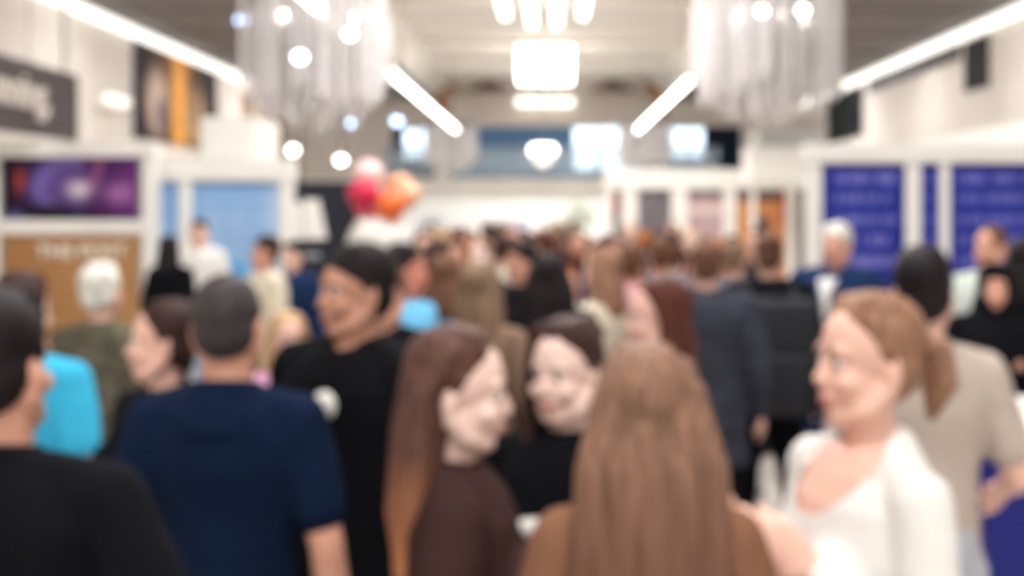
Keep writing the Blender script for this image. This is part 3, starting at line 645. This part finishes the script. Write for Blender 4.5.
poster('grey_panel', .50, 2.1, lambda u, v: mixc((104, 98, 104), (128, 122, 126), nz(u, v, 6)), (.50, .0, .06), 0, F, 20, 50)
poster('pink_poster', .53, 2.05, pinkp, (1.25, .0, .06), 0, F, 30, 60); poster('orange_poster', .74, 2.05, orangep, (1.98, .0, .06), 0, F, 40, 90)
bpart(F, 'red_strip', smat('red_print', 190, 60, 52), .13, .19, -.02, .05, 1.9, 2.15); bpart(F, 'red_strip', MATS['red_print'], 2.66, 2.71, -.02, .05, 1.7, 2.18)
G_ = empty('header_box', (2.78, 16.6, 0)); tag(G_, 'white raised header box above the orange poster booth', 'box')
b = NB(); box(b, 0, 1.0, 0, .9, 2.28, 2.78, bev=.02); obj('box', b, M_WHITE, G_)
b = NB(); box(b, .1, .95, .05, .8, 2.78, 3.02, bev=.02); obj('upper_box', b, smat('box_grey', 190, 192, 190), G_)
for x0 in (.03, .9): b = NB(); box(b, x0, x0 + .08, .3, .38, 0, 2.28); obj('post', b, M_WHITE, G_)
# shops beneath the balcony: lit boards
for px, wd, z0, z1, fn, lb in ((505, 1.6, 1.5, 2.2, lambda u, v: mixc((206, 214, 250), (240, 240, 250), nz(u, v, 3)), 'pale blue lit shop board below the balcony'),
        (432, .8, 1.5, 2.3, lambda u, v: mixc((180, 214, 240), (235, 242, 248), nz(u, v, 3)), 'light blue shop board at left below the balcony'),
        (556, .9, 1.5, 2.2, lambda u, v: mixc((230, 220, 214), (250, 246, 240), nz(u, v, 3)), 'cream shop board below the balcony beside the green plant')):
    o = poster('shop_board', wd, z1 - z0 + .9, fn, ((px - VPX) / FPX * 39 - wd / 2, 39, .0), 0, None, 20, 20, .12); tag(o, lb, 'board')
pl = empty('potted_tree', (.80, 33, 0)); tag(pl, 'green potted tree rising above the far crowd by the shops', 'plant')
b = NB(); rings(b, [((0, 0, z), (r, 0, 0), (0, r, 0)) for z, r in ((0, .2), (.45, .28), (.5, .28))], 20); obj('pot', b, M_WHITE, pl, True)
b = NB(); tube(b, [(0, 0, .45), (.02, .01, .9), (0, 0, 1.4)], [.04, .035, .03]); obj('trunk', b, smat('bark', 90, 70, 52), pl, True)
b = NB(); rnd = random.Random(2)
for i in range(260):
    th, ph, r = rnd.random() * 6.28, rnd.uniform(-1, 1), .48 * rnd.random() ** .4; c = Vector((math.cos(th) * r * math.sqrt(1 - ph * ph), math.sin(th) * r * math.sqrt(1 - ph * ph), 1.7 + ph * r))
    d = Vector((rnd.uniform(-1, 1), rnd.uniform(-1, 1), rnd.uniform(-.3, 1))).normalized() * .13; s_ = d.cross(Vector((.3, .2, 1))).normalized() * .035
    vs = [b.verts.new(p) for p in (c, c + d * .5 + s_, c + d, c + d * .5 - s_)]; b.faces.new(vs)
g_ = obj('foliage', b, smat('leaf_green', 110, 150, 90, rough=.6, var=.3), pl); g_['kind'] = 'stuff'

# balloons on a stand
bs = empty('balloon_stand', (-1.65, 11.6, 0)); tag(bs, 'white balloon stand behind the crowd beside the black booth', 'stand')
b = NB(); rings(b, [((0, 0, z), (r, 0, 0), (0, r, 0)) for z, r in ((0, .25), (.04, .25), (.06, .1), (.08, .03))], 24); obj('base', b, M_WHITE, bs, True)
b = NB(); tube(b, [(0, 0, .05), (0, 0, 1.75)], [.02, .02]); obj('pole', b, M_WHITE, bs, True)
b = NB(); rings(b, [((0, 0, z), (r, 0, 0), (0, r, 0)) for z, r in ((1.50, .30), (1.55, .34), (1.68, .30), (1.82, .22))], 24); obj('shade', b, smat('soft_white_cloth', 226, 222, 216), bs, True)
BL = [(368, 176, .155, (244, 212, 208), 'pinkish white balloon at the top of the balloon cluster', 0), (365, 196, .16, (206, 40, 78), 'crimson balloon below the pinkish white balloon', -.12), (363, 212, .10, (226, 96, 104), 'small coral red balloon lowest on the left of the cluster', .1),
      (393, 207, .15, (240, 112, 50), 'bright orange balloon in middle of the balloon cluster', -.15), (378, 217, .08, (236, 84, 44), 'small red-orange balloon at the bottom of the cluster', .15), (398, 189, .145, (246, 170, 130), 'peach balloon above the bright orange balloon', .12), (410, 196, .115, (248, 190, 150), 'pale peach balloon at the right end of the cluster', -.05)]
for px, py, r, c, lb, dy in BL:
    p = at(px, py, 11.6); o = empty('balloon', (p[0], p[1] + dy, p[2])); tag(o, lb, 'balloon', 'balloons beside the black booth')
    b = NB(); rings(b, [((0, 0, r * z), (r * q, 0, 0), (0, r * q, 0)) for z, q in ((-1.15, .04), (-.95, .32), (-.6, .66), (-.1, .94), (.3, 1.0), (.65, .82), (.9, .48), (1.02, .1))], 24)
    obj('rubber', b, smat('balloon_%d' % px, *c, rough=.3, var=.02), o, True)
    b = NB(); ell(b, (0, 0, -r * 1.2), (.015, .015, .015)); tube(b, [(0, 0, -r * 1.2), ((-1.65 - p[0]) * .5, -dy * .5, -r * 1.3 - .05), (-1.65 - p[0], -dy, 1.72 - p[2])], [.004, .004, .004], seg=5); obj('string', b, M_WHITE, o)

# display counter at bottom right
ct = empty('display_counter', (2.05, 4.75, 0)); tag(ct, 'white topped display counter with deep blue front at lower right', 'counter')
b = NB(); box(b, -.45, .9, -.35, .35, 1.04, 1.10, bev=.015); obj('counter_top', b, M_WHITE, ct)
b = NB(); box(b, -.42, .87, -.32, .32, .06, 1.04, bev=.01); obj('front_panel', b, smat('counter_blue', 8, 22, 118, rough=.45, var=.05), ct)
b = NB(); box(b, -.38, .83, -.28, .28, 0, .06); obj('plinth', b, M_DARK, ct)

# ================================================================ PEOPLE
navy = smat('cloth_navy', 17, 30, 54, rough=.9, var=.12); cyan = smat('cloth_cyan', 62, 178, 218, rough=.8); charcoal = smat('cloth_charcoal', 27, 27, 33, rough=.9, var=.12)
ivory = smat('cloth_ivory', 226, 224, 220, rough=.8, var=.03); beigeg = smat('cloth_beige_grey', 186, 172, 162, rough=.9); lblue = smat('cloth_light_blue', 110, 186, 226, rough=.8)
brownc = smat('cloth_dark_brown', 60, 42, 40, rough=.9); cream = smat('cloth_cream', 206, 196, 176, rough=.9); mint = smat('cloth_pale_grey', 192, 202, 194, rough=.9)
camo = smat('cloth_olive', 92, 88, 74, rough=.9, var=.45, scale=14); pinkc = smat('cloth_pink', 214, 160, 190, rough=.9); suit = smat('cloth_suit_navy', 28, 48, 84, rough=.8)
greyj = smat('cloth_grey', 84, 88, 100, rough=.9); grey2 = smat('cloth_light_grey', 176, 178, 186, rough=.9)
def pp(px, Y): return (px - VPX) / FPX * Y
def person_at(label, px, Y, **k): return person(label, pp(px, Y), Y, **k)

p1 = person_at('person in a black t-shirt with dark hair, cropped by the left edge, back turned', 0, 1.95, h=1.76, yaw=172, hair='black', style='short', topc=M_BLACKC, skin='warm', vox=.006, build=1.05, arms=('down', 'hip'))
p2 = person_at('person in a bright cyan shirt behind the dark-haired person at the left edge', 24, 3.7, h=1.70, yaw=165, hair='dark brown', style='short', topc=cyan, vox=.009)
p3 = person_at('woman in black with tied dark brown hair facing left, beside the navy t-shirt man', 160, 3.25, h=1.645, yaw=-45, sex='f', hair='dark brown', style='bun', top='long', topc=M_BLACKC, skin='fair', vox=.007, arms=('down', 'down'), head=(-30, 0, 0), build=1.08)
p4 = person_at('broad man in a navy t-shirt with cropped dark grey hair, back turned', 229, 2.7, h=1.755, yaw=178, hair='dark grey', style='buzz', topc=navy, skin='warm', vox=.006, build=.90)
p5 = person_at('man in a black jacket with black hair and white round badge, facing left', 353, 3.18, h=1.80, yaw=-32, hair='black', style='short', top='jacket', topc=M_BLACKC, skin='tan', vox=.007, head=(-22, 0, 0), build=1.05)
b = NB(); disc(b, (.047, -.156, 1.345), .034); part_on(p5, 'badge', b, M_WHITE)['label'] = 'white round badge'
p6 = person_at('woman with ginger-ended brown hair and pale face turned right, in a dark brown t-shirt', 458, 2.2, h=1.672, yaw=95, sex='f', hair='dyed brown', style='long', top='tee', topc=brownc, skin='pale', vox=.006, arms=('down', 'down'), head=(-8, 6, 0), tuck=.055, hair_len=.24)
p7 = person_at('woman in a black jumper with dark brown hair, pale face turned to the ginger-ended hair', 566, 2.62, h=1.65, yaw=-28, sex='f', hair='dark brown', style='bun', top='long', topc=M_BLACKC, skin='pale', vox=.006, arms=(((.22, .0, 1.13), (.12, -.21, 1.22)), 'down'), head=(-5, 5, 0))
b = NB(); [tube(b, [(-.055 - q * .01, -.045 + q * .03, 1.70), (-.079 - q * .006, -.02 + q * .03, 1.62), (-.088, -.015 + q * .03, 1.48), (-.080 + q * .01, -.05 + q * .03, 1.36)], [.012, .018, .020, .006], seg=10) for q in (0, 1, 2)]; part_on(p7, 'hair_lock', b, HM['dark brown'])
p8 = person_at('woman seen from behind with very long straight brown hair, bottom centre', 648, 1.92, h=1.675, yaw=176, sex='f', hair='honey brown', style='long', top='long', topc=smat('cloth_golden_brown', 124, 88, 68, rough=.9), skin='fair', vox=.006, hair_len=.46, arms=('down', 'down'), build=.88)
p9 = person_at('woman in an ivory low-necked top with light brown ponytail, facing left', 862, 2.12, h=1.74, yaw=-72, sex='f', hair='light brown', style='ponytail', top='long', topc=ivory, skin='fair', vox=.006, scoop=.125, arms=(((.23, .0, 1.12), (.12, -.16, 1.28)), ((.24, .0, 1.12), (.14, -.18, 1.29))), build=1.04, hair_len=-.01, legs=smat('denim_light', 120, 136, 168, rough=.9))
p10 = person_at('man in a beige-grey t-shirt with short black hair, back turned, behind the ivory top woman', 922, 3.3, h=1.79, yaw=168, hair='black', style='short', topc=beigeg, build=.86, skin='fair', vox=.007, arms=('down', ((.27, .0, 1.13), (.26, -.2, 1.05))), legs=grey2)
p17 = person_at('woman with long chestnut hair facing left, behind the woman with very long straight brown hair', 655, 3.55, h=1.685, yaw=-65, sex='f', hair='chestnut', style='long', top='long', topc=M_BLACKC, skin='fair', vox=.008, hair_len=.34, head=(-15, 0, 0))
p11 = person_at('white-haired man in a navy suit standing by the blue text panels', 836, 7.0, h=1.82, yaw=-35, hair='white', style='short', top='jacket', topc=suit, skin='warm', arms=('down', 'bent'), legs=suit, build=1.1)
b = NB(); rings(b, [((0, -.152, 1.16), (.01, 0, 0), (0, .012, 0)), ((0, -.152, 1.30), (.035, 0, 0), (0, .012, 0)), ((0, -.118, 1.43), (.055, 0, 0), (0, .02, 0))], 12); part_on(p11, 'shirt_front', b, ivory)
p12 = person_at('man in a pale grey jumper facing left before the blue panels', 990, 6.6, h=1.82, yaw=-55, hair='brown', style='buzz', top='long', topc=mint, skin='warm', arms=('bent', 'bent'), build=1.1)
p13 = person_at('woman in a black headscarf and black coat near the right edge', 995, 5.6, h=1.64, yaw=-15, sex='f', hair='black', style='hijab', top='coat', topc=M_BLACKC, skin='warm', legs=M_BLACKC, build=1.15)
p14 = person_at('person in black with black hair cropped by the right edge', 1026, 6.1, h=1.75, yaw=150, hair='black', style='bob', top='jacket', topc=M_BLACKC)
p15 = person_at('person in a dark grey coat with brown hair, back turned, left of the backpack wearer', 706, 6.0, h=1.74, yaw=175, hair='brown', style='short', top='coat', topc=smat('cloth_slate', 56, 58, 68, rough=.9, var=.2), legs=M_BLACKC, build=1.08)
p16 = person_at('woman in black with brown bun wearing a large black backpack', 768, 6.5, h=1.77, yaw=178, sex='f', hair='brown', style='bun', top='jacket', topc=M_BLACKC, legs=M_BLACKC, build=1.15, stance=.05)
p18 = person_at('man in a light blue t-shirt with black hair, face flushed, facing right', 408, 5.5, h=1.74, yaw=70, hair='black', style='short', topc=lblue, skin='ruddy', head=(15, 0, 0), arms=('down', 'bent'))
b = NB(); disc(b, (-.105, -.125, 1.26), .05, (-.5, -.85, 0)); part_on(p18, 'badge', b, M_WHITE)['label'] = 'white round badge'
p20 = person_at('woman with long ash brown hair, back turned, beside the light blue t-shirt man', 480, 4.9, h=1.68, yaw=165, sex='f', hair='ash brown', style='long', top='long', topc=smat('cloth_taupe', 128, 104, 88, rough=.9), hair_len=.38, skin='fair', arms=('bent', 'down'))
p19 = person_at('person in a light blue shirt with bobbed brown hair right of the flushed man', 446, 6.0, h=1.67, yaw=160, sex='f', hair='brown', style='bob', topc=lblue, arms=('bent', 'bent'))
p21 = person_at('woman with long black hair in black, back turned, in mid crowd', 549, 5.4, h=1.70, yaw=178, sex='f', hair='black', style='long', top='jacket', topc=M_BLACKC, hair_len=.40)
p22 = person_at('person in a cream jumper with bobbed light brown hair, right of the long black hair', 600, 5.9, h=1.71, yaw=-120, sex='f', hair='light brown', style='bob', top='long', topc=cream, arms=('bent', 'bent'))
p24 = person_at('white-haired person in a mottled olive jacket in front of the brown board', 103, 4.75, h=1.685, yaw=170, hair='white', style='short', top='jacket', topc=camo, sex='f')
p25 = person_at('woman in black with black hair by the pale blue panels', 171, 9.8, h=1.69, yaw=150, sex='f', hair='black', style='long', top='coat', topc=M_BLACKC, legs=M_BLACKC, build=1.1)
p26 = person_at('person in a long white coat standing against the pale blue panels', 199, 11.0, h=1.82, yaw=10, hair='dark brown', style='short', top='coat', topc=ivory, legs=ivory, build=.85)
p27 = person_at('man with dark hair and beige jacket in front of the wide pale blue panel', 264, 8.2, h=1.725, yaw=-60, hair='dark brown', style='short', top='jacket', topc=cream, skin='tan', build=1.1)
p30 = person_at('person in a dark navy jacket close behind the beige jacket man', 292, 9.2, h=1.66, yaw=-20, hair='black', style='short', top='jacket', topc=suit)
p28 = person_at('woman in a pink jumper half hidden between navy t-shirt and black jacket', 288, 4.6, h=1.50, yaw=30, sex='f', hair='blond', style='bob', top='long', topc=pinkc, vox=.010)
p31 = person_at('man with brown hair and warm face just behind the black jacket man', 384, 4.5, h=1.69, yaw=-15, hair='brown', style='short', top='jacket', topc=M_BLACKC, skin='warm')
p32 = person_at('fair woman in charcoal with dark brown hair before the orange poster', 757, 9.3, h=1.76, yaw=-70, sex='f', hair='dark brown', style='long', top='long', topc=charcoal)

def backpack(root, label, m, w_=.17, h_=.25, z=1.17, g=.175, s=1.0):
    o = empty('backpack', root.location, root.rotation_euler[2]); tag(o, label, 'backpack')
    S = root['h'] / 1.75
    def pb(nm, bm, mm, par=o): bm.transform(Matrix.Scale(S, 4)); return obj(nm, bm, mm, par, True)
    b = NB(); box(b, -w_, w_, g, g + .17, z - h_, z + h_, bev=.05); pb('bag', b, m)
    b = NB(); box(b, -w_ * .8, w_ * .8, g + .165, g + .22, z - h_ * .85, z + .02, bev=.02); pb('pocket', b, m)
    for q in (-1, 1):
        b = NB(); tube(b, [(q * .10, g + .01, z + .22), (q * .12, .08, z + .335), (q * .125, -.02, z + .325), (q * .125, -.145, z + .18), (q * .14, -.15, z + .0), (q * .19, .0, z - .12), (q * .13, g, z - .2)], [.02] * 7, flat=.35, seg=10, side=(1, 0, 0)); pb('strap', b, m)
    b = NB(); tube(b, [(-.04, g + .05, z + h_), (0, g + .05, z + h_ + .04), (.04, g + .05, z + h_)], [.008] * 3, seg=8); pb('carry_loop', b, m)
backpack(p16, 'large black backpack on the back of the brown bun woman', smat('backpack_black', 18, 20, 28, rough=.6), .22, .30, 1.10, .17)
def cup(x, y, z, label):
    o = empty('paper_cup', (x, y, z)); tag(o, label, 'cup')
    b = NB(); rings(b, [((0, 0, q), (r, 0, 0), (0, r, 0)) for q, r in ((0, .028), (.005, .029), (.09, .038), (.095, .040))], 24); obj('cup_body', b, M_WHITE, o, True)
    b = NB(); rings(b, [((0, 0, q), (r, 0, 0), (0, r, 0)) for q, r in ((.094, .041), (.103, .041), (.106, .034), (.112, .033))], 24); obj('lid', b, M_SOLE, o, True)
cup(-.035, 2.335, 1.165, 'white lidded paper cup in front of the black jumper woman')

# the far crowd: individuals who share a few body meshes
TOPS = [('black', (24, 24, 30)), ('navy', (34, 48, 84)), ('grey', (110, 110, 118)), ('cream', (214, 204, 186)), ('light blue', (120, 180, 220)), ('brown', (112, 82, 66)), ('rust', (170, 92, 62)), ('white', (214, 208, 200)), ('olive', (92, 92, 70)), ('burgundy', (96, 40, 48)), ('pink', (210, 160, 164))]
TM = {n: smat('crowd_cloth_' + n.replace(' ', '_'), *c, rough=.9) for n, c in TOPS}
protos = {}
def far_person(label, X, Y, h, yaw, style, hair, top, topn, skin, legm):
    sex = 'f' if style in ('long', 'bob', 'bun', 'ponytail') else 'm'
    key = (style, top)
    if key not in protos:
        r = person('x', X, Y, h=1.75 if sex == 'm' else 1.70, yaw=yaw, sex=sex, skin=skin, hair=hair, style=style, top=top, topc=TM[topn], legs=legm, vox=.012, arms=random.choice((('down', 'bent'), ('bent', 'bent'), ('down', 'down'), ('up', 'down'))))
        for o in [r] + list(r.children_recursive): o.name = o.name
        protos[key] = r; k = r
    else:
        src = protos[key]; k = src.copy(); COL.objects.link(k)
        for ch in list(src.children):
            c = ch.copy(); COL.objects.link(c); c.parent = k
            for g in ch.children: d = g.copy(); COL.objects.link(d); d.parent = c
    k.location = (X, Y, 0); k.rotation_euler = (0, 0, R(yaw)); s = h / (1.736 if sex == 'm' else 1.729) * 1.75 / k['h']; k.scale = (s, s, s)
    tops = {'t_shirt': TM[topn], 'jumper': TM[topn], 'jacket': TM[topn], 'coat': TM[topn], 'hair': HM[hair], 'trousers': legm}
    def setm(o, m): 
        if len(o.material_slots): o.material_slots[0].link = 'OBJECT'; o.material_slots[0].material = m
    setm(k, SKINS[skin])
    for ch in k.children:
        b0 = ch.name.split('.')[0]
        if b0 in tops:
            setm(ch, tops[b0])
            if b0 in ('t_shirt', 'jumper', 'jacket', 'coat'):
                for g in ch.children: setm(g, TM[topn])
    tag(k, label, 'person', 'people in the far crowd'); return k
rnd = random.Random(21); used = set(); SPOTS = [(o.location.x, o.location.y) for o in bpy.data.objects if o.get('category') in ('person', 'stand')]
GAR = {'tee': 't-shirt', 'long': 'jumper', 'jacket': 'jacket'}
STY = {'short': 'short {} hair', 'long': 'long {} hair', 'bob': 'bobbed {} hair', 'ponytail': '{} ponytail'}
rows = [(6.9, (438, 520, 566, 634, 660)), (7.7, (395, 425, 480, 545, 612, 675, 735)), (8.7, (378, 455, 503, 560, 592, 645, 700)), (9.9, (408, 440, 485, 530, 578, 622, 668, 716)), (11.4, (425, 468, 512, 548, 600, 640, 690, 730)),
        (13.2, (400, 452, 492, 535, 570, 618, 655, 705)), (15.4, (430, 470, 510, 552, 588, 630, 672)), (18.5, (445, 485, 522, 560, 592)), (22, (430, 462, 500, 538, 575))]
for Y, pxs in rows:
    for px in pxs:
        y = Y + rnd.uniform(-.2, .2)
        for k in range(60):
            yy = y + (k // 2) * .07 * (1 if k % 2 else -1) + (0 if k < 40 else 1.2); x = pp(px, yy)
            if all((x - q[0]) ** 2 + (yy - q[1]) ** 2 > .57 ** 2 for q in SPOTS): break
        else: continue
        if yy > 17.2 and x > .5: continue
        y = yy; SPOTS.append((x, y))
        for tr_ in range(400):
            st = rnd.choice(('short', 'short', 'long', 'long', 'bob', 'ponytail')); hr = rnd.choice(('black', 'dark brown', 'dark brown', 'brown', 'chestnut', 'light brown', 'dark brown', 'brown', 'chestnut', 'ginger', 'blond', 'ash brown'))
            tp = rnd.choice(('tee', 'long', 'jacket')); tn = rnd.choice([t[0] for t in TOPS] + ['black', 'black', 'navy', 'brown', 'grey'])
            if (st, hr, tn) not in used: break
        used.add((st, hr, tn)); back = rnd.random() < .5
        yaw = rnd.uniform(140, 220) if back else rnd.choice((rnd.uniform(-90, -20), rnd.uniform(20, 90), rnd.uniform(-20, 20)))
        lb = 'person in the far crowd with ' + STY[st].format(hr) + ' and a ' + tn + ' ' + GAR[tp] + (', back turned' if back else '')
        far_person(lb, x, y, rnd.uniform(1.58, 1.76), yaw, st, hr, tp, tn, rnd.choice(('fair', 'warm', 'pale', 'tan', 'fair', 'warm')), rnd.choice((M_JEANS, M_BLACKC, greyj)))
for o in bpy.data.objects:
    if 'h' in o: del o['h']
